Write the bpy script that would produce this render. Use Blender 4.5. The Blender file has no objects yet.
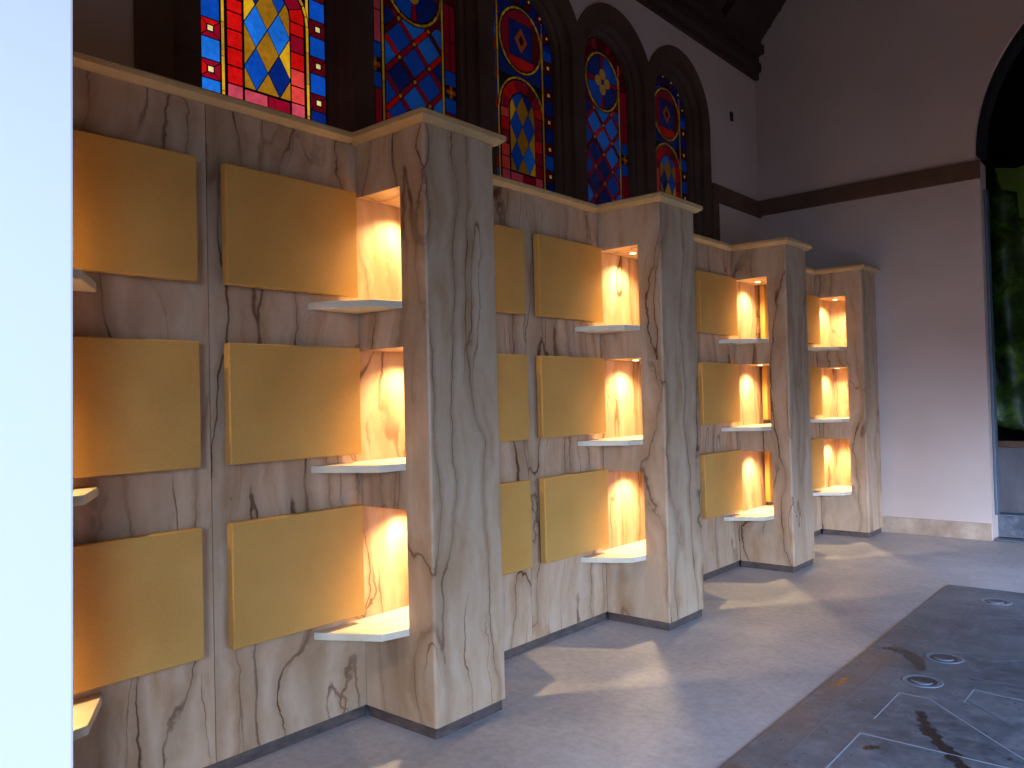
import bpy, bmesh, math, random
from mathutils import Vector, Matrix, Quaternion
random.seed(7)
SC = bpy.context.scene
COL = SC.collection

# ------------------------------------------------------------------ camera
CAM = Vector((2.73759, 0.0, 1.33164))
YAW, PIT, ROL, FPX = 0.706149, 0.0195643, -0.0244031, 805.746
F = Vector((-math.sin(YAW)*math.cos(PIT), math.cos(YAW)*math.cos(PIT), math.sin(PIT)))
R = Vector((math.cos(YAW), math.sin(YAW), 0)); U = R.cross(F)
R2 = math.cos(ROL)*R + math.sin(ROL)*U; U2 = -math.sin(ROL)*R + math.cos(ROL)*U
cd = bpy.data.cameras.new('camera'); cam = bpy.data.objects.new('camera', cd); COL.objects.link(cam)
cam.matrix_world = Matrix(((R2.x, U2.x, -F.x, CAM.x), (R2.y, U2.y, -F.y, CAM.y), (R2.z, U2.z, -F.z, CAM.z), (0, 0, 0, 1)))
cd.sensor_width = 36; cd.lens = FPX/1024*36; cd.clip_start = .02; cd.clip_end = 60
SC.camera = cam

# ------------------------------------------------------------------ world, daylight, exposure
SC.view_settings.view_transform = 'Standard'; SC.view_settings.look = 'None'
SC.view_settings.gamma = 1; SC.view_settings.use_curve_mapping = False
SC.view_settings.exposure = 0.0
LAMP_W = 38.0
W = bpy.data.worlds.new('world'); SC.world = W; W.use_nodes = True
bg = W.node_tree.nodes['Background']; bg.inputs[0].default_value = (.90, .57, .38, 1); bg.inputs[1].default_value = .14

def area(name, loc, target, size, power, col, spread=180):
    l = bpy.data.lights.new(name, 'AREA'); l.shape = 'RECTANGLE'; l.size, l.size_y = size; l.energy = power; l.color = col; l.spread = math.radians(spread)
    o = bpy.data.objects.new(name, l); COL.objects.link(o); o.location = loc
    o.rotation_euler = (Vector(target)-Vector(loc)).to_track_quat('-Z', 'Y').to_euler(); return o
area('daylight_from_doorway', (4.4, -1.7, 1.7), (1.7, 2.2, -1.3), (2.2, 1.6), 150, (.42, .63, 1.0), 86)
area('added_side_daylight', (5.7, 3.2, 1.0), (1.2, 4.2, -1.5), (3.6, 1.2), 92, (.40, .60, 1.0), 68)  # added low light for unseen side daylight, tilted down so upper walls stay dim
area('added_far_side_daylight', (5.2, 4.6, 1.0), (1.2, 8.1, -1.6), (2.0, 1.2), 108, (.50, .66, 1.0), 60)  # added light, source unseen, brightens the foot of the end wall

# ------------------------------------------------------------------ material helpers
def s2l(c): return tuple((x/12.92 if x <= .04045 else ((x+.055)/1.055)**2.4) for x in (v/255 for v in c))
class NT:
    def __init__(s, name):
        s.m = bpy.data.materials.new(name); s.m.use_nodes = True; s.t = s.m.node_tree; s.b = s.t.nodes['Principled BSDF']
    def n(s, typ, **k):
        nd = s.t.nodes.new(typ)
        for a, v in k.items():
            if a == 'i':
                for kk, vv in v.items():
                    if isinstance(vv, bpy.types.NodeSocket): s.t.links.new(vv, nd.inputs[kk])
                    else: nd.inputs[kk].default_value = vv
            else: setattr(nd, a, v)
        return nd
    def l(s, a, b): s.t.links.new(a, b)
    def coords(s, scale=(1, 1, 1), rand=True, rot=(0, 0, 0)):
        g = s.n('ShaderNodeNewGeometry')
        v = g.outputs['Position']
        if rand:
            oi = s.n('ShaderNodeObjectInfo'); mu = s.n('ShaderNodeMath', operation='MULTIPLY', i={0: oi.outputs['Random'], 1: 37.0})
            ad = s.n('ShaderNodeVectorMath', operation='ADD', i={0: v, 1: mu.outputs[0]}); v = ad.outputs[0]
        mp = s.n('ShaderNodeMapping', i={'Vector': v, 'Scale': scale, 'Rotation': rot}); return mp.outputs[0]
    def noise(s, vec, scale, detail=4, rough=.5, dist=0.):
        return s.n('ShaderNodeTexNoise', i={'Vector': vec, 'Scale': scale, 'Detail': detail, 'Roughness': rough, 'Distortion': dist})
    def ramp(s, fac, stops):
        r = s.n('ShaderNodeValToRGB', i={'Fac': fac}); e = r.color_ramp.elements
        while len(e) < len(stops): e.new(.5)
        for el, (p, c) in zip(e, stops): el.position = p; el.color = tuple(c)+(1,) if len(c) == 3 else c
        return r.outputs['Color']
    def mix(s, fac, a, b, blend='MIX'):
        m = s.n('ShaderNodeMix', data_type='RGBA', blend_type=blend)
        for i, v in ((0, fac), (6, a), (7, b)):
            if isinstance(v, bpy.types.NodeSocket): s.l(v, m.inputs[i])
            else: m.inputs[i].default_value = v if i == 0 else (tuple(v)+(1,) if len(v) == 3 else v)
        return m.outputs[2]
    def bump(s, h, strength=.2, dist=.01):
        b = s.n('ShaderNodeBump', i={'Height': h, 'Strength': strength, 'Distance': dist}); s.l(b.outputs[0], s.b.inputs['Normal'])
    def set(s, **k):
        for a, v in k.items():
            sk = s.b.inputs[{'color': 'Base Color', 'rough': 'Roughness', 'spec': 'Specular IOR Level', 'metal': 'Metallic',
                             'emit': 'Emission Color', 'estr': 'Emission Strength', 'trans': 'Transmission Weight', 'alpha': 'Alpha'}[a]]
            if isinstance(v, bpy.types.NodeSocket): s.l(v, sk)
            else: sk.default_value = tuple(v)+(1,) if isinstance(v, tuple) and len(v) == 3 else v
        return s.m

def marble(name, base=(197, 169, 141), vein=(84, 44, 20), cloud=(172, 131, 92), amount=1.0):
    N = NT(name); p = N.coords((1, 1, 1))
    # warp the coordinates so veins jog and fork
    w1 = N.noise(p, 1.3, 2, .5); w2 = N.noise(p, 9, 3, .6)
    a = N.n('ShaderNodeVectorMath', operation='MULTIPLY_ADD', i={0: w1.outputs['Color'], 1: (.30, .30, .25), 2: p})
    b = N.n('ShaderNodeVectorMath', operation='MULTIPLY_ADD', i={0: w2.outputs['Color'], 1: (.045, .045, .02), 2: a.outputs[0]})
    def veins(sc, zs, rotx, width, off, soft):
        mp = N.n('ShaderNodeMapping', i={'Vector': b.outputs[0], 'Location': (off, off*.7, off*.3), 'Scale': (sc, sc, zs), 'Rotation': (rotx, rotx*.6, 0)})
        nz = N.noise(mp.outputs[0], 1.0, 1.5, .45)
        d = N.n('ShaderNodeMath', operation='SUBTRACT', i={0: nz.outputs['Fac'], 1: .5}); d = N.n('ShaderNodeMath', operation='ABSOLUTE', i={0: d.outputs[0]})
        r = N.n('ShaderNodeMapRange', interpolation_type='SMOOTHSTEP', i={0: d.outputs[0], 1: width*soft, 2: width, 3: 1., 4: 0.}); return r.outputs[0]
    fine = veins(4.2, .26, .06, .010, 3.1, .1)
    fine2 = veins(4.6, .40, -.22, .009, 11.4, .1)
    broad = veins(4.2, .26, .06, .075, 3.1, .05)
    # veins come and go along their length
    gate = N.noise(p, 2.6, 2, .5); g = N.n('ShaderNodeMapRange', i={0: gate.outputs['Fac'], 1: .40, 2: .60, 3: .25, 4: 1.0})
    gate2 = N.noise(p, 1.7, 2, .5); g2 = N.n('ShaderNodeMapRange', i={0: gate2.outputs['Color'], 1: .47, 2: .58, 3: 0., 4: .8})
    f1 = N.n('ShaderNodeMath', operation='MULTIPLY', i={0: fine, 1: g.outputs[0]})
    f2 = N.n('ShaderNodeMath', operation='MULTIPLY', i={0: fine2, 1: g2.outputs[0]})
    ff = N.n('ShaderNodeMath', operation='MAXIMUM', i={0: f1.outputs[0], 1: f2.outputs[0]}); ff = N.n('ShaderNodeMath', operation='MULTIPLY', i={0: ff.outputs[0], 1: .92*amount})
    pz = N.n('ShaderNodeMapping', i={'Vector': b.outputs[0], 'Scale': (7, 7, 1.6)})
    st = N.noise(pz.outputs[0], 1.6, 6, .62)
    stc = N.ramp(st.outputs['Fac'], [(.26, s2l(cloud)), (.46, s2l(tuple(x*.35+y*.65 for x, y in zip(cloud, base)))), (.66, s2l(base))])
    br = N.n('ShaderNodeMath', operation='MULTIPLY', i={0: broad, 1: .46*amount})
    c = N.mix(br.outputs[0], stc, s2l(tuple(x*.86 for x in cloud)))
    c = N.mix(ff.outputs[0], c, s2l(vein))
    gr = N.noise(p, 160, 2, .6); N.bump(gr.outputs['Fac'], .08, .002)
    return N.set(color=c, rough=.42, spec=.35)

M = {}
M['marble'] = marble('veined_marble')
M['marble_calm'] = marble('calm_veined_marble', amount=.75)

N = NT('gold_stone'); p = N.coords(); a = N.noise(p, 3, 4, .55); b = N.noise(p, 210, 2, .6)
c = N.ramp(a.outputs['Fac'], [(.3, s2l((188, 138, 66))), (.7, s2l((202, 153, 80)))])
c = N.mix(.10, c, N.ramp(b.outputs['Fac'], [(.35, s2l((150, 110, 52))), (.65, s2l((224, 184, 112)))]))
N.bump(b.outputs['Fac'], .10, .002); M['gold'] = N.set(color=c, rough=.5, spec=.3)

N = NT('cream_stone'); p = N.coords(); a = N.noise(p, 9, 5, .6)
c = N.ramp(a.outputs['Fac'], [(.3, s2l((212, 196, 168))), (.7, s2l((228, 214, 188)))]); M['cream'] = N.set(color=c, rough=.45)
N = NT('cap_stone'); p = N.coords(); a = N.noise(p, 7, 5, .6)
c = N.ramp(a.outputs['Fac'], [(.3, s2l((188, 152, 100))), (.7, s2l((206, 172, 120)))]); M['cap'] = N.set(color=c, rough=.5)

N = NT('bronze_plinth'); p = N.coords((1, 1, 3)); a = N.noise(p, 14, 5, .6)
c = N.ramp(a.outputs['Fac'], [(.3, s2l((70, 58, 54))), (.7, s2l((104, 88, 80)))]); M['plinth'] = N.set(color=c, rough=.5)

N = NT('beige_floor_stone'); p = N.coords(rand=False); a = N.noise(p, 1.3, 6, .62); b = N.noise(p, 26, 5, .65); sp = N.noise(p, 60, 2, .5)
c = N.ramp(a.outputs['Fac'], [(.32, s2l((152, 145, 146))), (.5, s2l((167, 161, 163))), (.7, s2l((188, 184, 187)))])
c = N.mix(.35, c, N.ramp(b.outputs['Fac'], [(.35, s2l((144, 136, 136))), (.62, s2l((186, 182, 184)))]))
c = N.mix(N.ramp(sp.outputs['Fac'], [(.70, (0, 0, 0)), (.76, (.6, .6, .6))]), c, s2l((140, 112, 98)))
scr = N.noise(N.coords((1, 7, 1), False, (0, 0, .9)), 5, 4, .7)
c = N.mix(N.ramp(scr.outputs['Fac'], [(.62, (0, 0, 0)), (.75, (.35, .35, .35))]), c, s2l((222, 212, 204)))
N.bump(b.outputs['Fac'], .05, .004)
M['floor'] = N.set(color=c, rough=N.ramp(a.outputs['Fac'], [(.3, (.55,)*3), (.7, (.38,)*3)]), spec=.35)

N = NT('dark_slate'); p = N.coords(rand=False); a = N.noise(p, 1.6, 6, .65); b = N.noise(p, 14, 5, .7); r = N.noise(p, 1.9, 5, .62, .6)
c = N.ramp(b.outputs['Fac'], [(.32, s2l((66, 68, 76))), (.5, s2l((90, 93, 102))), (.68, s2l((122, 124, 132)))])
c = N.mix(.3, c, N.ramp(a.outputs['Fac'], [(.40, s2l((54, 55, 64))), (.60, s2l((132, 132, 138)))]))
# rust along the outer border: strongest near the slab's long edge
sx = N.n('ShaderNodeSeparateXYZ', i={0: p}); ed = N.n('ShaderNodeMapRange', i={0: sx.outputs[0], 1: 1.52, 2: 1.60, 3: 1., 4: 0.})
nearv = N.n('ShaderNodeMapRange', i={0: sx.outputs[1], 1: 4.6, 2: 4.9, 3: 1., 4: 0.})
rr = N.ramp(r.outputs['Fac'], [(.44, (0, 0, 0)), (.66, (.5, .5, .5))]); rr = N.mix(1., rr, ed.outputs[0], 'MULTIPLY'); rr = N.mix(1., rr, nearv.outputs[0], 'MULTIPLY')
c = N.mix(rr, c, s2l((128, 84, 48)))
d = N.noise(p, 42, 3, .6); c = N.mix(N.ramp(d.outputs['Fac'], [(.64, (0, 0, 0)), (.69, (.8, .8, .8))]), c, s2l((26, 24, 28)))
N.bump(b.outputs['Fac'], .12, .004)
M['slate'] = N.set(color=c, rough=N.ramp(b.outputs['Fac'], [(.3, (.42,)*3), (.7, (.60,)*3)]), spec=.55)
M['groove'] = NT('pale_groove').set(color=s2l((150, 156, 166)), rough=.5)
M['groove_dim'] = NT('dim_groove').set(color=s2l((100, 102, 112)), rough=.5)
M['stain'] = NT('dark_stain').set(color=s2l((34, 27, 27)), rough=.30)
N = NT('rust_stain'); q = N.noise(N.coords(rand=False), 30, 4, .6)
M['rust'] = N.set(color=N.ramp(q.outputs['Fac'], [(.35, s2l((96, 62, 36))), (.65, s2l((176, 108, 42)))]), rough=.4)
M['cup'] = NT('worn_steel').set(color=s2l((128, 134, 146)), rough=.5, metal=.35)
M['cup_dark'] = NT('cup_shadow').set(color=s2l((40, 44, 54)), rough=.35)

N = NT('white_plaster'); p = N.coords(rand=False); a = N.noise(p, 1.1, 4, .5); b = N.noise(p, 70, 3, .6)
c = N.ramp(a.outputs['Fac'], [(.3, s2l((192, 170, 156))), (.7, s2l((204, 184, 172)))]); N.bump(b.outputs['Fac'], .15, .003)
M['plaster'] = N.set(color=c, rough=.85, spec=.15)
N = NT('brown_stone'); p = N.coords(rand=False); a = N.noise(p, 2.4, 5, .6); b = N.noise(p, 40, 3, .6)
c = N.ramp(a.outputs['Fac'], [(.3, s2l((78, 58, 48))), (.7, s2l((100, 76, 62)))]); N.bump(b.outputs['Fac'], .2, .004)
M['stone'] = N.set(color=c, rough=.8, spec=.2)
M['joint'] = NT('stone_joint').set(color=s2l((58, 44, 38)), rough=.9)
N = NT('brown_band'); p = N.coords(rand=False); a = N.noise(p, 6, 5, .6)
c = N.ramp(a.outputs['Fac'], [(.3, s2l((84, 58, 42))), (.7, s2l((104, 74, 54)))]); M['band'] = N.set(color=c, rough=.7)
N = NT('travertine'); p = N.coords(rand=False); a = N.noise(p, 5, 6, .65)
c = N.ramp(a.outputs['Fac'], [(.3, s2l((150, 122, 98))), (.5, s2l((174, 148, 124))), (.7, s2l((192, 170, 148)))]); M['travertine'] = N.set(color=c, rough=.5)
N = NT('dark_timber'); p = N.coords((1, .25, 1), False); a = N.noise(p, 12, 6, .6)
c = N.ramp(a.outputs['Fac'], [(.3, s2l((44, 26, 22))), (.7, s2l((66, 40, 32)))]); N.bump(a.outputs['Fac'], .2, .01); M['timber'] = N.set(color=c, rough=.65)
N = NT('white_paint'); a = N.noise(N.coords(rand=False), 30, 3, .5); N.bump(a.outputs['Fac'], .04, .002); M['paint'] = N.set(color=s2l((188, 176, 168)), rough=.5)
M['lead'] = NT('lead_came').set(color=s2l((16, 14, 16)), rough=.6)
M['steel'] = NT('brushed_steel').set(color=s2l((190, 186, 178)), rough=.3, metal=1.)
M['lamp'] = NT('lamp_glow').set(color=(1., .9, .7), emit=(1., .74, .40), estr=14.)
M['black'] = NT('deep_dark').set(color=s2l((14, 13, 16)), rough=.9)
M['bluegrey'] = NT('blue_grey_plastic').set(color=s2l((92, 102, 114)), rough=.5)
N = NT('grey_board'); a = N.noise(N.coords((1, 1, .4)), 8, 5, .6)
M['board'] = N.set(color=N.ramp(a.outputs['Fac'], [(.3, s2l((96, 88, 90))), (.7, s2l((116, 108, 110)))]), rough=.7)
N = NT('green_sheeting'); a = N.noise(N.coords(rand=False), 5, 5, .6, .6)
c = N.ramp(a.outputs['Fac'], [(.3, s2l((16, 30, 8))), (.5, s2l((44, 70, 18))), (.68, s2l((98, 128, 36)))])
tr = N.n('ShaderNodeBsdfTranslucent', i={'Color': c}); mx = N.n('ShaderNodeMixShader', i={0: .35, 1: N.b.outputs[0], 2: tr.outputs[0]})
N.l(mx.outputs[0], N.t.nodes['Material Output'].inputs[0]); M['green'] = N.set(color=c, rough=.38, spec=.4)

M['green_lit'] = NT('lit_green_sheeting').set(color=s2l((74, 98, 30)), rough=.4, spec=.4)  # lightened copy of the sheeting green; the flap's brightness is put into its colour

# ------------------------------------------------------------------ mesh helpers
def props(o, label=None, cat=None, group=None, kind=None):
    if label: o['label'] = label
    if cat: o['category'] = cat
    if group: o['group'] = group
    if kind: o['kind'] = kind
    return o
def link(name, bm, mats, parent=None, smooth=False, loc=None, bevel=0, seg=2):
    me = bpy.data.meshes.new(name); bmesh.ops.recalc_face_normals(bm, faces=bm.faces[:]); bm.to_mesh(me); bm.free()
    for m in (mats if isinstance(mats, (list, tuple)) else [mats]): me.materials.append(m)
    if smooth:
        for f in me.polygons: f.use_smooth = True
    o = bpy.data.objects.new(name, me); COL.objects.link(o)
    if parent: o.parent = parent
    if loc: o.location = loc
    if bevel:
        b = o.modifiers.new('bevel', 'BEVEL'); b.width = bevel; b.segments = seg; b.limit_method = 'ANGLE'; b.angle_limit = .6
    return o
def empty(name, loc=(0, 0, 0), rz=0):
    o = bpy.data.objects.new(name, None); COL.objects.link(o); o.location = loc; o.rotation_euler.z = rz; o.empty_display_size = .1; return o
def bx(bm, a, b):
    vs = [bm.verts.new((x, y, z)) for x in (a[0], b[0]) for y in (a[1], b[1]) for z in (a[2], b[2])]
    for f in ((0, 1, 3, 2), (4, 6, 7, 5), (0, 4, 5, 1), (2, 3, 7, 6), (0, 2, 6, 4), (1, 5, 7, 3)): bm.faces.new([vs[i] for i in f])
def box(a, b): bm = bmesh.new(); bx(bm, a, b); return bm
def prism(bm, pts, d):
    """pts: list of 3D points in a plane; d: extrusion vector"""
    d = Vector(d); v0 = [bm.verts.new(p) for p in pts]; v1 = [bm.verts.new(Vector(p)+d) for p in pts]; n = len(pts)
    bm.faces.new(v0); bm.faces.new(v1[::-1])
    for i in range(n): bm.faces.new([v0[i], v0[(i+1) % n], v1[(i+1) % n], v1[i]])
def fill_holes(outer, holes, thick, mapf):
    """flat plate with holes: outline lists of (a, b); thickness vector; mapf(a, b) -> 3D. Built with a filled 2D curve turned to mesh."""
    cu = bpy.data.curves.new('t', 'CURVE'); cu.dimensions = '2D'; cu.fill_mode = 'BOTH'
    for lp in [outer]+holes:
        s = cu.splines.new('POLY'); s.points.add(len(lp)-1); s.use_cyclic_u = True
        for pt, (a, b) in zip(s.points, lp): pt.co = (a, b, 0, 1)
    o = bpy.data.objects.new('t', cu); COL.objects.link(o)
    dg = bpy.context.evaluated_depsgraph_get(); me = bpy.data.meshes.new_from_object(o.evaluated_get(dg))
    bm = bmesh.new(); bm.from_mesh(me); bpy.data.objects.remove(o); bpy.data.curves.remove(cu); bpy.data.meshes.remove(me)
    bmesh.ops.remove_doubles(bm, verts=bm.verts[:], dist=1e-5)
    for v in bm.verts: v.co = Vector(mapf(v.co.x, v.co.y))
    r = bmesh.ops.extrude_face_region(bm, geom=bm.faces[:])
    bmesh.ops.translate(bm, verts=[g for g in r['geom'] if isinstance(g, bmesh.types.BMVert)], vec=thick)
    return bm

# ------------------------------------------------------------------ dimensions
D, PW = .4263, .418                      # pillar depth (x) and width (y)
PY = [.442, 2.205, 4.036, 5.871, 7.642]  # near faces of the pillars
H, ZB = 2.445, .05                       # stone top, stone foot
YE, XW = 8.066, -.70                     # end wall, window wall
ROWS = [(2.215, 1.745), (1.558, 1.085), (.895, .418)]   # niche opening: ceiling, shelf top
PANELS = [(2.222, 1.778), (1.565, 1.120), (.908, .452)]
ROWN = ['top', 'middle', 'bottom']
PN = ['pillar nearest the white post', 'large foreground pillar', 'second large pillar', 'third large pillar', 'farthest pillar against the end wall']

# ------------------------------------------------------------------ room shell
XR, RIDGE = 6.46, 2.88
props(link('floor', box((-.9, -3, -.12), (XR, 10.4, 0)), M['floor']), kind='structure')

# window wall (left) : plaster with an opening behind the stone surround
GU0 = 1.955; GSP = 1.02; GW = .73; GSPR = 3.835; GB = 2.70; XG = -.83
GC = [GU0+GSP*k+GW/2 for k in range(5)]
def arch(c, r, zb, zs, n=28):
    return [(c-r, zb)] + [(c-r*math.cos(math.pi*i/n), zs+r*math.sin(math.pi*i/n)) for i in range(n+1)] + [(c+r, zb)]
RO = .58
def surround_outline(ro):
    pts = [(GC[0]-ro, 2.2)]
    half = GSP/2; a = math.asin(math.sqrt(max(0, ro*ro-half*half))/ro)
    for k, c in enumerate(GC):
        a0 = math.pi if k == 0 else math.pi-a; a1 = 0 if k == 4 else a
        for i in range(25):
            t = a0+(a1-a0)*i/24; pts.append((c+ro*math.cos(t), GSPR+ro*math.sin(t)))
    pts.append((GC[4]+ro, 2.2)); return pts
props(link('wall_left', fill_holes([(-3, 0), (YE+.2, 0), (YE+.2, 5.3), (-3, 5.3)], [surround_outline(RO-.03)], (-.22, 0, 0), lambda a, b: (XW, a, b)), M['plaster']), kind='structure')
holes = [arch(c, GW/2+.070, GB-.02, GSPR) for c in GC]
so = link('trim_1', fill_holes(surround_outline(RO), holes, (-.06, 0, 0), lambda a, b: (XW+.012, a, b)), M['stone']); props(so, kind='structure')
# splayed, stepped reveals of each window
bm = bmesh.new()
for c in GC:
    prof = [(GW/2+.070, XW-.03), (GW/2+.038, XW-.065), (GW/2+.038, XW-.085), (GW/2+.012, XW-.10), (GW/2+.004, XG-.005)]
    rings = [[bm.verts.new((x, a, b)) for a, b in arch(c, r, GB-.02, GSPR)] for r, x in prof]
    for r0, r1 in zip(rings, rings[1:]):
        for i in range(len(r0)-1): bm.faces.new([r0[i], r0[i+1], r1[i+1], r1[i]])
    bx(bm, (XG-.02, c-GW/2-.06, GB-.06), (XW+.01, c+GW/2+.06, GB))
props(link('trim_2', bm, M['stone']), kind='structure')
# joints between the arch stones
bm = bmesh.new()
for k, c in enumerate(GC):
    for ang in (35, 62, 90, 118, 145):
        t = math.radians(ang); r0, r1 = GW/2+.073, RO-.004
        if (k < 4 and ang < 40) or (k > 0 and ang > 140): r1 = .50
        d = Vector((0, math.cos(t), math.sin(t))); n = Vector((0, -math.sin(t), math.cos(t)))*.0022
        b0 = Vector((XW+.0115, c, GSPR)); prism(bm, [b0+d*r0-n, b0+d*r1-n, b0+d*r1+n, b0+d*r0+n], (.0012, 0, 0))
    for z in (2.95, 3.42, 3.80):
        for s in (-1, 1):
            e = c+s*(GW/2+.073); f = c+s*(.505 if 0 < k+s*.5 < 4 else RO-.004)
            bx(bm, (XW+.0115, min(e, f), z-.002), (XW+.0127, max(e, f), z+.002))
props(link('trim_3', bm, M['joint']), kind='structure')
# dark pilaster strips at either end of the row of windows, and the string band
bm = bmesh.new(); bx(bm, (XW, GC[0]-RO-.16, 2.2), (XW+.03, GC[0]-RO+.005, 4.6)); props(link('trim_4', bm, M['band'], bevel=.004), kind='structure')
props(link('trim_5', box((XW, GC[4]+RO-.002, 2.2), (XW+.03, GC[4]+RO+.11, 3.16)), M['band'], bevel=.004), kind='structure')
props(link('trim_6', box((XW, GC[4]+RO-.002, 3.16), (XW+.035, YE, 3.32)), M['band'], bevel=.004), kind='structure')

# end wall with the arched opening
AX, AR, AZ = 2.90, 1.61, 3.40
op = [(AX-AR+.035, 0.0), (AX-AR+.035, 3.18), (AX-AR+.035, AZ-.06), (AX-AR, AZ-.06), (AX-AR, AZ)]
op += [(AX-AR*math.cos(math.pi*i/48), AZ+AR*math.sin(math.pi*i/48)) for i in range(1, 49)] + [(AX+AR, 0.0)]
props(link('wall_end', fill_holes([(XW-.22, -.02), (XR, -.02), (XR, 9.4), (XW-.22, 9.4)], [op], (0, .26, 0), lambda a, b: (a, YE, b)), M['plaster']), kind='structure')
props(link('trim_7', box((XW, YE-.03, 3.178), (AX-AR+.04, YE+.002, 3.335)), M['band'], bevel=.004), kind='structure')
props(link('baseboard_end', box((.40, YE-.022, 0), (AX-AR+.03, YE+.002, .148)), M['travertine'], bevel=.003), kind='structure')
# dark frame lining inside the opening
bm = bmesh.new(); r0 = [(AX-(AR+.002)*math.cos(math.pi*i/48), AZ+(AR+.002)*math.sin(math.pi*i/48)) for i in range(49)]
r1 = [(AX-(AR-.05)*math.cos(math.pi*i/48), AZ+(AR-.05)*math.sin(math.pi*i/48)) for i in range(49)]
for i in range(48):
    prism(bm, [(r0[i][0], YE+.06, r0[i][1]), (r0[i+1][0], YE+.06, r0[i+1][1]), (r1[i+1][0], YE+.06, r1[i+1][1]), (r1[i][0], YE+.06, r1[i][1])], (0, .2, 0))
props(link('trim_8', bm, M['black']), kind='structure')

# roof: timber cornice and boarded slopes
SL = 1.19
bm = bmesh.new()
prof = [(XW, 4.60), (XW+.045, 4.60), (XW+.045, 4.66), (XW+.075, 4.69), (XW+.075, 4.76), (XW+.05, 4.78), (XW+.05, 4.84), (XW+.11, 4.86), (XW+.11, 4.94), (XW, 4.98)]
prism(bm, [(x, -3, z) for x, z in prof], (0, YE+3, 0)); props(link('trim_9', bm, M['timber']), kind='structure')
bm = bmesh.new(); x0, z0 = XW+.02, 4.93; x1 = RIDGE; z1 = z0+(x1-x0)*SL; x2 = XR+.1; z2 = z1-(x2-x1)*SL
n1 = Vector((-SL, 0, 1)).normalized()*.12
prism(bm, [(x0, -3, z0), (x1, -3, z1), (x1, -3, z1+.18), (x0-.2, -3, z0+.0)], (0, YE+3.2, 0))
prism(bm, [(x1, -3, z1), (x2, -3, z2), (x2, -3, z2+.18), (x1, -3, z1+.18)], (0, YE+3.2, 0))
t = Vector((1, 0, SL)).normalized(); L = (Vector((x1, 0, z1))-Vector((x0, 0, z0))).length
k = 0.06
while k < L:
    a = Vector((x0, -3, z0))+t*k; dn = Vector((SL, 0, -1)).normalized()*.008; prism(bm, [a, a+t*.035, a+t*.035+dn, a+dn], (0, YE+3, 0)); k += .17
for y in [i*1.35-2.3 for i in range(8)]:
    dn = Vector((SL, 0, -1)).normalized()*.09; a = Vector((x0, y, z0)); b = Vector((x1, y, z1)); prism(bm, [a, b, b+dn, a+dn], (0, .1, 0))
props(link('ceiling', bm, M['timber']), kind='structure')
# dark room beyond the arch
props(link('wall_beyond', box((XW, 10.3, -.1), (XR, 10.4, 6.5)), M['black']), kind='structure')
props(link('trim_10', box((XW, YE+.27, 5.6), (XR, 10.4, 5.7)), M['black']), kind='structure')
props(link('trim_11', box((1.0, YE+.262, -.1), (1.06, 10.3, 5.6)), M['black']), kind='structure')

# ------------------------------------------------------------------ stained glass
PAL = {'blue': (12, 78, 190), 'lblue': (30, 118, 232), 'dblue': (6, 38, 120), 'navy': (10, 26, 66), 'red': (214, 16, 16), 'coral': (232, 70, 62),
       'crimson': (150, 10, 40), 'maroon': (92, 6, 20), 'pink': (210, 74, 96), 'yellow': (232, 176, 30), 'amber': (168, 116, 24), 'ochre': (198, 142, 40),
       'pale': (250, 236, 150), 'orange': (176, 78, 18), 'violet': (70, 24, 90), 'dark': (14, 14, 26)}
def glass_mats(k, bright):
    out = {}
    for nme, c in PAL.items():
        N = NT('glass_%s_%d' % (nme, k)); p = N.coords(rand=False); a = N.noise(p, 3.0, 2, .5); b = N.noise(p, 38, 4, .6)
        f = N.ramp(a.outputs['Fac'], [(.33, (.75,)*3), (.62, (1.1,)*3)]); g = N.ramp(b.outputs['Fac'], [(.3, (.72,)*3), (.7, (1.15,)*3)])
        col = s2l(c); e = N.mix(1., f, g, 'MULTIPLY'); e = N.mix(1., e, tuple(max(v, .002) for v in col), 'MULTIPLY')
        out[nme] = N.set(color=tuple(v*.35 for v in col), rough=.22, spec=.4, emit=e, estr=bright)
    return out
def clip(poly, a, b, c):          # keep a*x+b*y<=c
    out = []
    for i in range(len(poly)):
        p, q = poly[i], poly[(i+1) % len(poly)]; dp = a*p[0]+b*p[1]-c; dq = a*q[0]+b*q[1]-c
        if dp <= 0: out.append(p)
        if (dp < 0 < dq) or (dq < 0 < dp):
            t = dp/(dp-dq); out.append((p[0]+(q[0]-p[0])*t, p[1]+(q[1]-p[1])*t))
    return out
def area2(p): return sum(p[i][0]*p[(i+1) % len(p)][1]-p[(i+1) % len(p)][0]*p[i][1] for i in range(len(p)))/2
def clip_convex(poly, conv, off=0.):
    if area2(conv) < 0: conv = conv[::-1]
    for i in range(len(conv)):
        p, q = conv[i], conv[(i+1) % len(conv)]; dx, dy = q[0]-p[0], q[1]-p[1]; l = math.hypot(dx, dy)
        if l < 1e-9: continue
        a, b = dy/l, -dx/l; poly = clip(poly, a, b, a*p[0]+b*p[1]-off)
        if len(poly) < 3: return []
    return poly
def inset(poly, d): return clip_convex(poly, poly, d)
def circ(cx, cy, r, n=40): return [(cx+r*math.cos(2*math.pi*i/n), cy+r*math.sin(2*math.pi*i/n)) for i in range(n)]
def rect(a, b, c, d): return [(a, c), (b, c), (b, d), (a, d)]
LD = .0042
class Glass:
    def __init__(s): s.p = []
    def add(s, poly, col, layer=0, conv=None, lead=LD):
        if area2(poly) < 0: poly = poly[::-1]
        if conv: poly = clip_convex(poly, conv)
        if len(poly) < 3 or abs(area2(poly)) < 6e-5: return
        q = inset(poly, lead)
        if len(q) >= 3 and abs(area2(q)) > 2e-5: s.p.append((q, col, layer))
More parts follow.
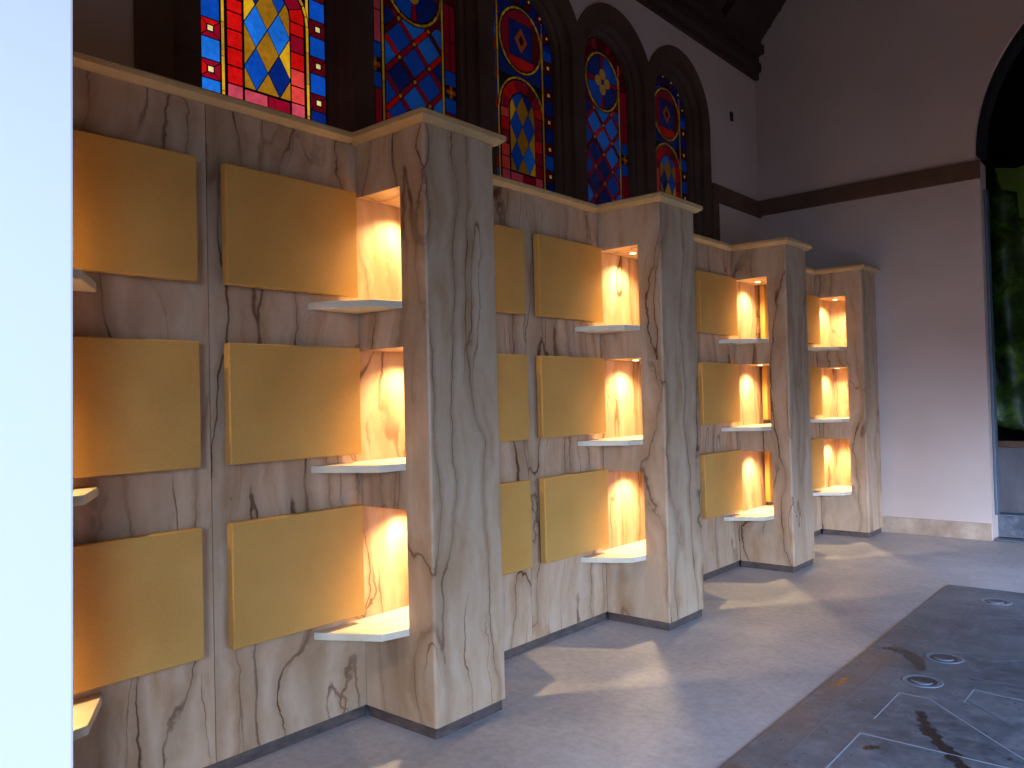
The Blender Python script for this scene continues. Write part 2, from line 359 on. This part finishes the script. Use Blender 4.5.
CX, CZ, MR = .365, 3.855, .238        # medallion centre and radius, in window coordinates
def ringpanes(g, cx, cy, r0, r1, a0, a1, n, cols, layer, conv=None):
    for i in range(n):
        t0 = a0+(a1-a0)*i/n; t1 = a0+(a1-a0)*(i+1)/n
        g.add([(cx+r0*math.cos(t0), cy+r0*math.sin(t0)), (cx+r1*math.cos(t0), cy+r1*math.sin(t0)), (cx+r1*math.cos((t0+t1)/2), cy+r1*math.sin((t0+t1)/2)),
               (cx+r1*math.cos(t1), cy+r1*math.sin(t1)), (cx+r0*math.cos(t1), cy+r0*math.sin(t1)), (cx+r0*math.cos((t0+t1)/2), cy+r0*math.sin((t0+t1)/2))][:: 1],
              cols[i % len(cols)], layer, conv, .003)
def window_design(kind, rnd):
    g = Glass(); out = arch(GW/2, GW/2-.004, GB, GSPR); leads = []     # leads: (outline polygon, layer)
    leads.append((arch(GW/2, GW/2+.003, GB-.004, GSPR), 0))
    inner = arch(GW/2, .232, GB+.0, 3.86); ol = .105; orr = GW-.105
    # thin yellow lines
    z = GB
    while z < 4.0:
        for a, b in ((.110, .128), (GW-.128, GW-.110)): g.add(rect(a, b, z, z+.17), rnd.choice(['yellow', 'yellow', 'ochre']), 0, out, .002)
        z += .17
    # curved border above the springing
    for i in range(14):
        t0, t1 = math.pi*i/14, math.pi*(i+1)/14
        c0 = (GW/2, GSPR+.03)
        pl = [(c0[0]+.255*math.cos(t0), c0[1]+.255*math.sin(t0)), (c0[0]+.40*math.cos(t0), c0[1]+.40*math.sin(t0)), (c0[0]+.40*math.cos(t1), c0[1]+.40*math.sin(t1)), (c0[0]+.255*math.cos(t1), c0[1]+.255*math.sin(t1))]
        col = (['dblue', 'maroon'][i % 2] if kind == 'A' else ['maroon', 'maroon', 'crimson'][i % 3]); g.add(pl, col, 0, out)
        if kind == 'A' and i % 2:
            tm = (t0+t1)/2; m = (c0[0]+.325*math.cos(tm), c0[1]+.325*math.sin(tm)); g.add(circ(m[0], m[1], .011, 8), 'pale', 2, None, .001)
    # corner fill round the medallion
    for sx in (0, 1):
        for sz in (0, 1):
            a, b = ((.133, CX) if sx == 0 else (CX, GW-.133)); c, d = ((3.58, CZ) if sz == 0 else (CZ, 4.10))
            g.add(rect(a, b, c, d), 'dblue' if kind == 'A' else 'maroon', 0, out)
    if kind == 'A':
        z = 2.955-.2-.045; k = 0
        while z < 3.86:
            for a, b in ((.0, ol), (orr, GW)):
                bc = rnd.choice(['lblue', 'blue', 'blue'] if a == 0 else ['blue', 'blue', 'dblue'])
                g.add(rect(a, b, z+.09, z+.20), bc, 0, out); m = (a+b)/2; zc = z+.045
                cr = 'crimson' if a == 0 else 'maroon'; q = [(a, z), (b, z), (b, z+.09), (a, z+.09)]
                for i in range(4):
                    u, v = q[i], q[(i+1) % 4]; g.add([u, v, (m, zc)], rnd.choice([cr, 'red' if a == 0 else cr]), 0, out, .0025)
                g.add(rect(m-.022, m+.022, zc-.020, zc+.020), 'dark', 1, None, .001)
                g.add(rect(m-.014, m+.014, zc-.013, zc+.013), 'pale', 2, None, .001)
            z += .20
        # red columns, turning into a red arch
        for a, b in ((.140, .226), (GW-.226, GW-.140)):
            z = 2.917-.09*3
            while z < 3.34:
                g.add(rect(a, b, z, min(z+.09, 3.345)), rnd.choice(['red', 'red', 'crimson', 'coral', 'crimson']) if z > 2.83 else 'pink', 0, out); z += .09
        cx = GW/2
        for u in range(2): g.add(rect(.231+.134*u, .231+.134*(u+1), 2.835, 2.912), ['pink', 'crimson'][u])
        for u in range(2): g.add(rect(.231+.134*u, .231+.134*(u+1), 2.70, 2.83), ['crimson', 'maroon'][u])
        ringpanes(g, cx, 3.345, .138, .226, 0, math.pi, 8, ['red', 'crimson', 'maroon', 'crimson', 'crimson', 'red'], 3)
        ringpanes(g, cx, 3.345, .232, .252, 0, math.pi, 14, ['yellow', 'yellow', 'ochre', 'ochre'], 3)
        leads.append((arch(cx, .256, 3.3449, 3.345), 2))
        lat = arch(cx, .134, 2.917, 3.345, 20); u0 = cx-.134; cw = .134; ch = .219
        leads.append((arch(cx, .138, 2.917, 3.345, 20), 3.4))
        for j in range(-1, 4):
            zc = 2.917+ch*(j+.5)
            for i in range(2):
                g.add([(u0+cw*(i+.5), zc-ch/2), (u0+cw*(i+1), zc), (u0+cw*(i+.5), zc+ch/2), (u0+cw*i, zc)], rnd.choice(['blue', 'blue', 'lblue', 'dblue']), 4, lat, .003)
            for i in range(3):
                zz = zc+ch/2; g.add([(u0+cw*i, zz-ch/2), (u0+cw*(i+.5), zz), (u0+cw*i, zz+ch/2), (u0+cw*(i-.5), zz)], rnd.choice(['yellow', 'amber', 'ochre', 'amber']), 4, lat, .003)
        # medallion: red lens shapes round a blue square with a gold diamond
        leads.append((circ(CX, CZ, MR+.004), 5)); ringpanes(g, CX, CZ, MR-.022, MR, 0, 2*math.pi, 24, ['ochre', 'ochre', 'yellow', 'yellow', 'amber', 'amber'], 6)
        disc = circ(CX, CZ, MR-.026); s = .125
        g.add(rect(CX-s, CX+s, CZ-s, CZ+s), 'dblue', 6, disc)
        for (dx, dz), col in zip(((0, -1), (1, 0), (0, 1), (-1, 0)), ('red', 'maroon', 'crimson', 'crimson')):
            pl = disc; pl = clip_convex(pl, [(CX+dx*s+dz*9, CZ+dz*s-dx*9), (CX+dx*9+dz*9, CZ+dz*9-dx*9), (CX+dx*9-dz*9, CZ+dz*9+dx*9), (CX+dx*s-dz*9, CZ+dz*s+dx*9)])
            g.add(pl, col, 6)
        g.add([(CX, CZ-.095), (CX+.075, CZ), (CX, CZ+.095), (CX-.075, CZ)], 'orange', 7); g.add([(CX, CZ-.045), (CX+.036, CZ), (CX, CZ+.045), (CX-.036, CZ)], 'dark', 8)
        leads.append(([(CX, CZ-.10), (CX+.08, CZ), (CX, CZ+.10), (CX-.08, CZ)], 6.5))
    else:
        for a, b, s in ((0, ol, 0), (orr, GW, 1)):
            m = (a+b)/2
            for z0, z1 in ((2.70, 2.92), (2.92, 3.16), (3.43, 3.62), (3.62, 3.86)):
                c2 = ['maroon', 'crimson'] if s == 0 else ['crimson', 'crimson']
                g.add(rect(a, m, z0, z1), c2[0], 0, out); g.add(rect(m, b, z0, z1), 'pink' if (s == 0 and z0 > 3.4) else c2[1], 0, out)
            g.add(rect(a, b, 3.16, 3.255), 'blue', 0, out); g.add(rect(a, b, 3.335, 3.43), 'blue', 0, out); g.add(rect(a, b, 3.255, 3.335), 'dark', 0, out)
            for dx, dz in ((0, -.026), (.026, 0), (0, .026), (-.026, 0)): g.add(circ(m+dx, 3.295+dz, .017, 8), 'orange', 2, None, .001)
            g.add(circ(m, 3.295, .014, 8), 'ochre', 3, None, .001)
        lo = rect(.133, GW-.133, 2.70, 3.66); px, pz = .1215, .1165      # lattice half pitch
        U0, Z0 = .365, 3.272
        for i in range(-4, 5):
            for j in range(-6, 6):
                if (i+j) % 2: 
                    c = (U0+px*i, Z0+pz*j); h = .78
                    g.add([(c[0], c[1]-pz*h), (c[0]+px*h, c[1]), (c[0], c[1]+pz*h), (c[0]-px*h, c[1])], rnd.choice(['blue', 'blue', 'lblue', 'dblue']), 2, lo, .002)
                else:
                    c = (U0+px*i, Z0+pz*j)
                    for sx in (1, -1):         # crimson bars running up to the next node
                        n0 = c; n1 = (c[0]+sx*px, c[1]+pz); dx, dz = n1[0]-n0[0], n1[1]-n0[1]; l = math.hypot(dx, dz); ox, oz = -dz/l*.017, dx/l*.017
                        e = .10; p0 = (n0[0]+dx*e, n0[1]+dz*e); p1 = (n1[0]-dx*e, n1[1]-dz*e)
                        g.add([(p0[0]-ox, p0[1]-oz), (p1[0]-ox, p1[1]-oz), (p1[0]+ox, p1[1]+oz), (p0[0]+ox, p0[1]+oz)], rnd.choice(['crimson', 'crimson', 'maroon', 'crimson', 'red']), 3, lo, .002)
                    if .14 < c[0] < GW-.14: g.add(circ(c[0], c[1], .013, 8), 'ochre', 4, None, .001)
        leads.append((circ(CX, CZ, MR+.004), 5)); ringpanes(g, CX, CZ, MR-.022, MR, 0, 2*math.pi, 24, ['ochre', 'ochre', 'yellow', 'yellow', 'amber', 'amber'], 6)
        for i in range(4):      # blue petals divided by crimson rays
            t = math.pi/4+math.pi/2*i; dc = circ(CX, CZ, MR-.026)
            g.add([(CX, CZ), (CX+math.cos(t-math.pi/4+.13), CZ+math.sin(t-math.pi/4+.13)), (CX+math.cos(t+math.pi/4-.13), CZ+math.sin(t+math.pi/4-.13))], ['blue', 'dblue'][i % 2], 6, dc)
            g.add([(CX, CZ), (CX+math.cos(t+math.pi/4-.13), CZ+math.sin(t+math.pi/4-.13)), (CX+math.cos(t+math.pi/4+.13), CZ+math.sin(t+math.pi/4+.13))], 'crimson', 6, dc)
            t2 = math.pi/2*i; m = (CX+.062*math.cos(t2), CZ+.062*math.sin(t2)); leads.append((circ(m[0], m[1], .047, 16), 6.5+i*.01)); g.add(circ(m[0], m[1], .045, 16), 'ochre', 7, None, .003)
        g.add(circ(CX, CZ, .022, 10), 'dblue', 8, None, .001)
    return g, leads
BR = [.85, .12, .11, .11, .08]
for k in range(5):
    rnd = random.Random(11+k); kind = 'A' if k % 2 == 0 else 'B'; g, leads = window_design(kind, rnd); y0 = GU0+GSP*k
    bm = bmesh.new()
    for poly, lay in leads: prism(bm, [(XG-.004+lay*.0012, y0+a, b) for a, b in (poly if area2(poly) > 0 else poly[::-1])], (.0030 if lay else .004, 0, 0))
    wroot = props(link('window_%d' % (k+1), bm, M['lead']), kind='structure')
    mats = glass_mats(k, BR[k]); names = list(mats); bm = bmesh.new()
    for q, col, lay in g.p:
        n0 = len(bm.faces); prism(bm, [(XG+lay*.0012-.001, y0+a, b) for a, b in q], (.0022, 0, 0)); bm.faces.ensure_lookup_table()
        for f in bm.faces[n0:]: f.material_index = names.index(col)
    link('stained_glass', bm, [mats[n] for n in names], wroot)

# ------------------------------------------------------------------ columbarium: marble pillars
def make_pillar():
    root = empty('marble_pillar')
    pts = [(.004, 0, ZB), (D, 0, ZB), (D, 0, H), (.004, 0, H)]
    for top, sh in ROWS: pts += [(.004, 0, top), (.28, 0, top), (.28, 0, sh-.030), (.004, 0, sh-.030)]
    bm = bmesh.new(); prism(bm, pts, (0, PW, 0))
    # soften the two outer vertical corners
    ed = [e for e in bm.edges if abs(e.verts[0].co.x-D) < 1e-5 and abs(e.verts[1].co.x-D) < 1e-5 and abs(e.verts[0].co.z-e.verts[1].co.z) > 1]
    bmesh.ops.bevel(bm, geom=ed, offset=.013, segments=3, affect='EDGES', profile=.5)
    link('shaft', bm, M['marble'], root)
    link('plinth', box((.0, .012, 0), (D-.014, PW-.012, ZB+.002)), M['plinth'], root, bevel=.002)
    # moulded cap
    prof = [(.0, H-.004), (.012, H-.004), (.034, H+.012), (.041, H+.016), (.041, H+.036), (.034, H+.042), (.0, H+.042)]
    bm = bmesh.new(); rings = []
    for o, z in prof: rings.append([bm.verts.new(v) for v in ((0.0, -o, z), (D+o, -o, z), (D+o, PW+o, z), (0.0, PW+o, z))])
    for a, b in zip(rings, rings[1:]):
        for i in range(4): bm.faces.new([a[i], a[(i+1) % 4], b[(i+1) % 4], b[i]])
    bm.faces.new(rings[0][::-1]); bm.faces.new(rings[-1]); link('cap_moulding', bm, M['cap'], root)
    return root
def make_shelf(far=True):
    pts = [(.002, -.262), (.03, -.252), (.252, -.12), (.279, 0)]
    pts += [(.279, PW), (.252, PW+.12), (.03, PW+.252), (.002, PW+.262)] if far else [(.279, PW-.002), (.002, PW-.002)]
    bm = bmesh.new(); prism(bm, [(x, y, -.030) for x, y in pts], (0, 0, .030)); return link('niche_shelf', bm, M['cream'], bevel=.003)
def make_light():
    root = empty('niche_downlight')
    bm = bmesh.new(); bmesh.ops.create_circle(bm, cap_ends=True, radius=.018, segments=24)
    r = bmesh.ops.extrude_face_region(bm, geom=bm.faces[:]); bmesh.ops.translate(bm, verts=[g for g in r['geom'] if isinstance(g, bmesh.types.BMVert)], vec=(0, 0, -.003)); link('lens', bm, M['lamp'], root, loc=(0, 0, -.001))
    bm = bmesh.new(); n = 28; rr = [(.0185, 0), (.0185, -.003), (.028, -.0035), (.0305, 0)]
    rings = [[bm.verts.new((r*math.cos(2*math.pi*i/n), r*math.sin(2*math.pi*i/n), z)) for i in range(n)] for r, z in rr]
    for a, b in zip(rings, rings[1:]):
        for i in range(n): bm.faces.new([a[i], a[(i+1) % n], b[(i+1) % n], b[i]])
    link('trim_ring', bm, M['steel'], root, smooth=True)
    l = bpy.data.lights.new('spot', 'SPOT'); l.energy = LAMP_W; l.color = (1., .735, .37); l.spot_size = math.radians(140); l.spot_blend = 1.0; l.shadow_soft_size = .014
    s = bpy.data.objects.new('spot', l); COL.objects.link(s); s.parent = root; s.location = (0, 0, -.018)
    return root
def kids(o): return [c for c in bpy.data.objects if c.parent == o]
def dup(root, loc):
    r = root.copy(); COL.objects.link(r); r.location = loc
    for ch in kids(root):
        c = ch.copy(); COL.objects.link(c); c.parent = r
    return r
pil0 = make_pillar(); sh0 = make_shelf(); shF = make_shelf(False); li0 = make_light()
first = True
PL = ['tan veined marble pillar mostly hidden behind the white post at the left edge',
      'tallest, nearest veined marble pillar with three lit niches and a chamfered front',
      'second veined marble pillar back from the white post, with three lit niches and wide brown veins',
      'slim veined marble pillar between the second pillar and the one at the end wall',
      'smallest marble pillar of the row, standing against the white end wall']
WHO = ['pillar hidden by the white post', 'nearest fully visible pillar', 'second visible pillar', 'third visible pillar', 'last pillar by the end wall']
usedF = used0 = usedL = False
for k, y in enumerate(PY):
    o = pil0 if k == 0 else dup(pil0, (0, y, 0)); o.location = (0, y, 0); props(o, PL[k], 'pillar', 'marble pillars of the niche wall')
    for j, (top, st) in enumerate(ROWS):
        if k == 4: s = shF if not usedF else shF.copy(); COL.objects.link(s) if usedF else None; usedF = True
        else: s = sh0 if not used0 else sh0.copy(); COL.objects.link(s) if used0 else None; used0 = True
        s.location = (0, y, st); props(s, 'cream stone corner shelf in the %s niche of the %s' % (ROWN[j], WHO[k]), 'shelf', 'corner shelves in the lit niches')
        l = li0 if not usedL else dup(li0, (0, 0, 0)); usedL = True
        l.location = (.118, y+PW/2, top-.001); props(l, 'glowing downlight above the %s niche of the %s' % (ROWN[j], WHO[k]), 'light', 'niche downlights')
# marble backing slabs of each bay (slab beside the pillar runs on behind its niches)
BAY = ['nearest bay', 'second bay from the white post', 'third bay from the white post', 'farthest bay']
for k in range(4):
    ya = PY[k]+PW; yb = PY[k+1]; yc = 1.517 if k == 0 else (ya+yb)/2
    for side, (s0, s1) in enumerate(((ya+.0015, yc-.0015), (yc+.0015, yb+PW-.0015))):
        o = link('marble_slab', box((-.03, s0, ZB), (0, s1, H)), M['marble'], bevel=.0015)
        props(o, 'veined marble wall slab in the %s, %s its vertical seam' % (BAY[k], ('left of', 'right of')[side]), 'wall slab', 'marble backing slabs')
    o = link('plinth_strip', box((-.03, ya+.001, 0), (-.012, yb-.001, ZB)), M['plinth']); props(o, 'dark recessed plinth strip under the marble of the %s' % BAY[k], 'plinth', 'plinth strips under the bays')
    prof = [(-.03, H), (.012, H-.004), (.030, H+.012), (.034, H+.016), (.034, H+.036), (.028, H+.042), (XW+.04, H+.042), (XW+.04, H)]
    bm = bmesh.new(); prism(bm, [(x, ya+(.035 if True else 0), z) for x, z in prof], (0, yb-ya-.07, 0))
    props(link('capstone_ledge', bm, M['cap']), 'tan moulded stone ledge along the top of the %s' % BAY[k], 'ledge', 'top ledges of the bays')
    # gold stone panels
    for side in (0, 1):
        y0, y1 = ((yb-.645, yb-.045) if side else (ya+.045, ya+.645))
        if not k and not side: y0, y1 = .895, 1.447
        if k: y0, y1 = ((yb-.648, yb-.045) if side else (ya+.045, ya+.648))
        for j, (zt, zb_) in enumerate(PANELS):
            o = empty('gold_stone_panel', (0, (y0+y1)/2, (zt+zb_)/2))
            hy, hz = (y1-y0)/2, (zt-zb_)/2
            link('face_plate', box((.020, -hy, -hz), (.060, hy, hz)), M['gold'], o, bevel=.004)
            link('mounting_pad', box((.0005, -hy+.05, -hz+.04), (.020, hy-.05, hz-.04)), M['plinth'], o)
            props(o, 'gold stone niche panel, %s row, %s half of the %s' % (ROWN[j], ('left', 'right')[side], BAY[k]), 'panel', 'gold stone niche panels')
# back closer of the last pillar's niches, and the pillar slab behind the white post
props(link('marble_slab', box((-.03, PY[0]-.6, ZB), (0, PY[0]+PW-.0015, H)), M['marble']), 'veined marble wall slab behind the pillar hidden by the white post', 'wall slab', 'marble backing slabs')
props(link('marble_strip', box((.005, PY[4]+PW+.0005, .3), (.285, YE-.0005, 2.3)), M['marble']), 'thin marble strip closing the back of the last pillar niches at the end wall', 'wall slab')

# ------------------------------------------------------------------ slate slab let into the floor
slab = empty('slate_slab', (1.395, 6.09, 0)); SX, SY = 1.395, 6.09
def loc(v): return (v[0]-SX, v[1]-SY)
bm = bmesh.new(); bx(bm, (0, -8.6, -.02), (4.2, 0, .006)); link('slab_body', bm, M['slate'], slab, bevel=.002)
def line(pts, w, closed=False):
    bm = bmesh.new()
    for p, q in zip(pts, pts[1:]):
        p, q = Vector(loc(p)), Vector(loc(q)); d = (q-p).normalized(); n = Vector((-d.y, d.x))*w/2; p2 = p-d*w/2; q2 = q+d*w/2
        prism(bm, [(p2.x-n.x, p2.y-n.y, .0062), (q2.x-n.x, q2.y-n.y, .0062), (q2.x+n.x, q2.y+n.y, .0062), (p2.x+n.x, p2.y+n.y, .0062)], (0, 0, .0008))
    return bm
LN = [([(1.545, -1), (1.545, 2.8), (1.532, 4.45), (1.51, 5.2)], .006, 0), ([(1.694, 1.2), (1.694, 3.255), (2.9, 3.262)], .006, 1), ([(1.694, 3.43), (1.694, 3.79), (1.812, 3.79), (2.155, 3.43), (2.6, 3.0)], .0055, 1),
      ([(1.69, 4.62), (1.68, 4.99), (2.7, 4.98)], .006, 0), ([(1.661, 5.25), (1.661, 5.52), (2.6, 5.53)], .007, 0), ([(1.938, 3.84), (1.94, 4.02), (2.06, 4.0), (2.7, 4.0)], .0055, 1),
      ([(1.84, 4.18), (2.6, 4.19)], .007, 0), ([(1.92, 4.34), (1.945, 4.41), (1.925, 4.48), (2.06, 4.60), (2.6, 4.60)], .006, 0), ([(1.928, 3.88), (2.25, 3.56), (2.6, 3.3)], .007, 0),
      ([(2.3, 3.42), (2.9, 3.42)], .006, 0)]
for pts, w, b in LN: link('engraved_line', line(pts, w), M['groove' if b else 'groove_dim'], slab)
def blob(pts, r, mat, name, z=.0064, seed=1):
    rn = random.Random(seed); bm = bmesh.new(); L, Rr = [], []
    for i in range(len(pts)-1):
        p, q = Vector(loc(pts[i])), Vector(loc(pts[i+1])); d = (q-p).normalized(); n = Vector((-d.y, d.x))
        for s in range(11):
            c = p.lerp(q, s/11); t = (i*11+s)/((len(pts)-1)*11); w = r*(.35+.65*math.sin(math.pi*min(1, t*.9+.08)))
            L.append(c+n*w*rn.uniform(.35, 1.3)); Rr.append(c-n*w*rn.uniform(.35, 1.3))
    prism(bm, [(v.x, v.y, z) for v in L+Rr[::-1]], (0, 0, .0005)); return link(name, bm, mat, slab)
blob([(1.45, 4.40), (1.52, 4.42), (1.60, 4.36), (1.66, 4.25), (1.70, 4.14)], .038, M['stain'], 'dark_stain', seed=3)
blob([(1.82, 3.62), (1.86, 3.50), (1.94, 3.36), (2.05, 3.20), (2.2, 3.05), (2.35, 2.95)], .030, M['stain'], 'dark_stain', seed=5)
blob([(2.05, 3.00), (2.14, 3.12), (2.24, 3.20), (2.5, 3.25)], .030, M['stain'], 'dark_stain', seed=8)
blob([(1.745, 3.12), (1.79, 3.17)], .02, M['stain'], 'dark_stain', seed=9)
blob([(1.435, 3.70), (1.45, 3.76), (1.45, 3.86)], .020, M['rust'], 'rust_stain', seed=12)
for cx, cy in ((1.737, 4.405), (1.737, 4.0), (1.735, 5.75)):
    root = bpy.data.objects.new('socket_ring', None)
    bm = bmesh.new(); n = 40; rr = [(.086, .0002), (.085, .0025), (.081, .0035), (.077, .0025), (.074, .0012), (.060, .0004)]
    rings = [[bm.verts.new((r*math.cos(2*math.pi*i/n), r*math.sin(2*math.pi*i/n), z)) for i in range(n)] for r, z in rr]
    for a, b in zip(rings, rings[1:]):
        for i in range(n): bm.faces.new([a[i], a[(i+1) % n], b[(i+1) % n], b[i]])
    o = link('socket_ring', bm, M['cup'], slab, smooth=True, loc=(cx-SX, cy-SY, .006)); bpy.data.objects.remove(root)
    bm = bmesh.new(); bmesh.ops.create_circle(bm, cap_ends=True, radius=.062, segments=32); link('socket_disc', bm, M['cup_dark'], o, loc=(0, 0, .0012))
    bm = bmesh.new(); pts = [(.045*math.cos(t), -.010+.045*math.sin(t)) for t in [math.pi+math.pi*i/12 for i in range(13)]] + [(.045*math.cos(t), -.010+.020*math.sin(t)) for t in [2*math.pi-math.pi*i/12 for i in range(1, 12)]]
    prism(bm, [(a, b, .0016) for a, b in pts], (0, 0, .004)); link('socket_lip', bm, M['cup'], o)
props(slab, 'dark slate slab let into the floor with engraved outlines and round sockets', 'floor slab')

# ------------------------------------------------------------------ white post beside the camera
root = empty('door_post', (2.15, .395, 0)); e = Vector((2.73759-.4535, .1712))
v = (e-Vector((CAM.x, CAM.y))).normalized(); n = Vector((-v.y, v.x)); ang = math.atan2(n.y, n.x)     # n points left of the view
TILT = math.radians(.66); Q = Quaternion((v.x, v.y, 0), TILT) @ Quaternion((0, 0, 1), ang)
root.rotation_mode = 'QUATERNION'; root.rotation_quaternion = Q; root.location = Vector((e.x+.0022, e.y+.0019, 1.33))-Q @ Vector((0, 0, 1.33))
bm = bmesh.new(); prism(bm, [(0, 0, 0), (.34, 0, 0), (.34, -.10, 0), (.03, -.10, 0)], (0, 0, 2.3)); link('post_board', bm, M['paint'], root, bevel=.0015)
link('stop_strip', box((.18, -.001, 0), (.21, .008, 2.3)), M['paint'], root, bevel=.002)
props(root, 'white painted door post rising out of frame at the left edge, close by', 'post')

# ------------------------------------------------------------------ things beyond the arch
bm = bmesh.new(); bx(bm, (1.22, YE+.28, .0), (3.6, YE+.42, .185)); st = empty('threshold_step', (0, 0, 0))
link('riser', bm, M['slate'], st); link('nosing', box((1.22, YE+.265, .185), (3.6, YE+.42, .20)), M['bluegrey'], st, bevel=.003)
props(link('trim_12', box((AX-AR+.045, YE+.02, .0), (4.4, YE+.14, .012)), M['bluegrey']), kind='structure')
props(st, 'dark slate threshold step with a pale nosing in the arched opening', 'step')
bd = empty('grey_screen_board', (0, 0, 0)); link('board_face', box((1.255, YE+.60, .0), (3.6, YE+.64, .78)), M['board'], bd); link('top_rail', box((1.25, YE+.56, .78), (3.6, YE+.68, .84)), M['band'], bd, bevel=.004)
props(bd, 'grey board screen with a brown top rail standing behind the step in the arch', 'screen')
rail = link('frame_strip', box((AX-AR+.037, YE+.12, .21), (AX-AR+.060, YE+.24, 3.1)), M['bluegrey'], bevel=.004); props(rail, 'pale blue grey metal strip lining the left jamb of the arched opening', 'frame')

def sheet(name, fx, nu, nv, seedv, top, bot, x0, x1, y, amp, ragged):
    rn = random.Random(seedv); bm = bmesh.new(); ph = [rn.uniform(0, 6.28) for _ in range(6)]; grid = []
    for i in range(nu+1):
        u = i/nu; colv = []; zb = bot+ragged*math.sin(u*19+ph[4])*rn.uniform(.3, 1); zt = top+fx(u)
        for j in range(nv+1):
            v = j/nv; z = zt+(zb-zt)*v
            d = amp*(.5+.6*v)*(math.sin(u*26+ph[0]+v*2.1)+.5*math.sin(u*53+ph[1]-v*3)+.35*math.sin(u*9+v*7+ph[2]))
            colv.append(bm.verts.new((x0+(x1-x0)*u, y+d+.02*math.sin(v*31+u*17), z)))
        grid.append(colv)
    for i in range(nu):
        for j in range(nv): bm.faces.new([grid[i][j], grid[i+1][j], grid[i+1][j+1], grid[i][j+1]])
    o = link(name, bm, M['green'], smooth=True); sm = o.modifiers.new('thick', 'SOLIDIFY'); sm.thickness = .002; return o
props(sheet('green_sheeting', lambda u: .0, 70, 40, 4, 3.30, .92, 1.18, 3.7, YE+.43, .075, .12), 'dark green plastic sheeting hanging in folds inside the arched opening', 'sheeting')
bm = bmesh.new()   # folded-over flap at the top of the sheeting
P = [(1.38, .345, 3.33), (1.56, .29, 3.28), (1.80, .34, 3.36), (2.3, .30, 3.34), (2.9, .34, 3.38), (1.44, .31, 3.12), (1.56, .27, 3.06), (1.57, .28, 2.84), (1.66, .26, 2.78), (1.84, .30, 2.98), (2.3, .27, 2.94), (2.9, .30, 2.90)]
Q2 = [[(0, 5, 1)], [(5, 6, 1)], [(1, 6, 7)], [(1, 7, 8)], [(1, 8, 9)], [(1, 9, 2)], [(2, 9, 10)], [(2, 10, 3)], [(3, 10, 11)], [(3, 11, 4)]]
vs = [bm.verts.new((x, YE+y, z)) for x, y, z in P]
for (t,) in Q2: bm.faces.new([vs[i] for i in t])
rr = bmesh.ops.extrude_face_region(bm, geom=bm.faces[:]); bmesh.ops.translate(bm, verts=[g for g in rr['geom'] if isinstance(g, bmesh.types.BMVert)], vec=(0, .004, 0))
props(link('green_flap', bm, M['green_lit']), 'green folded flap with painted-in brightness hanging over the top of the dark sheeting', 'sheeting')
# small dark hole in the plaster beside the last window
bm = bmesh.new(); bx(bm, (XW-.0, 7.435, 4.03), (XW+.012, 7.495, 4.12)); o = link('wall_bracket', bm, M['black'], bevel=.004); props(o, 'small dark bracket on the plaster to the right of the last window', 'bracket')
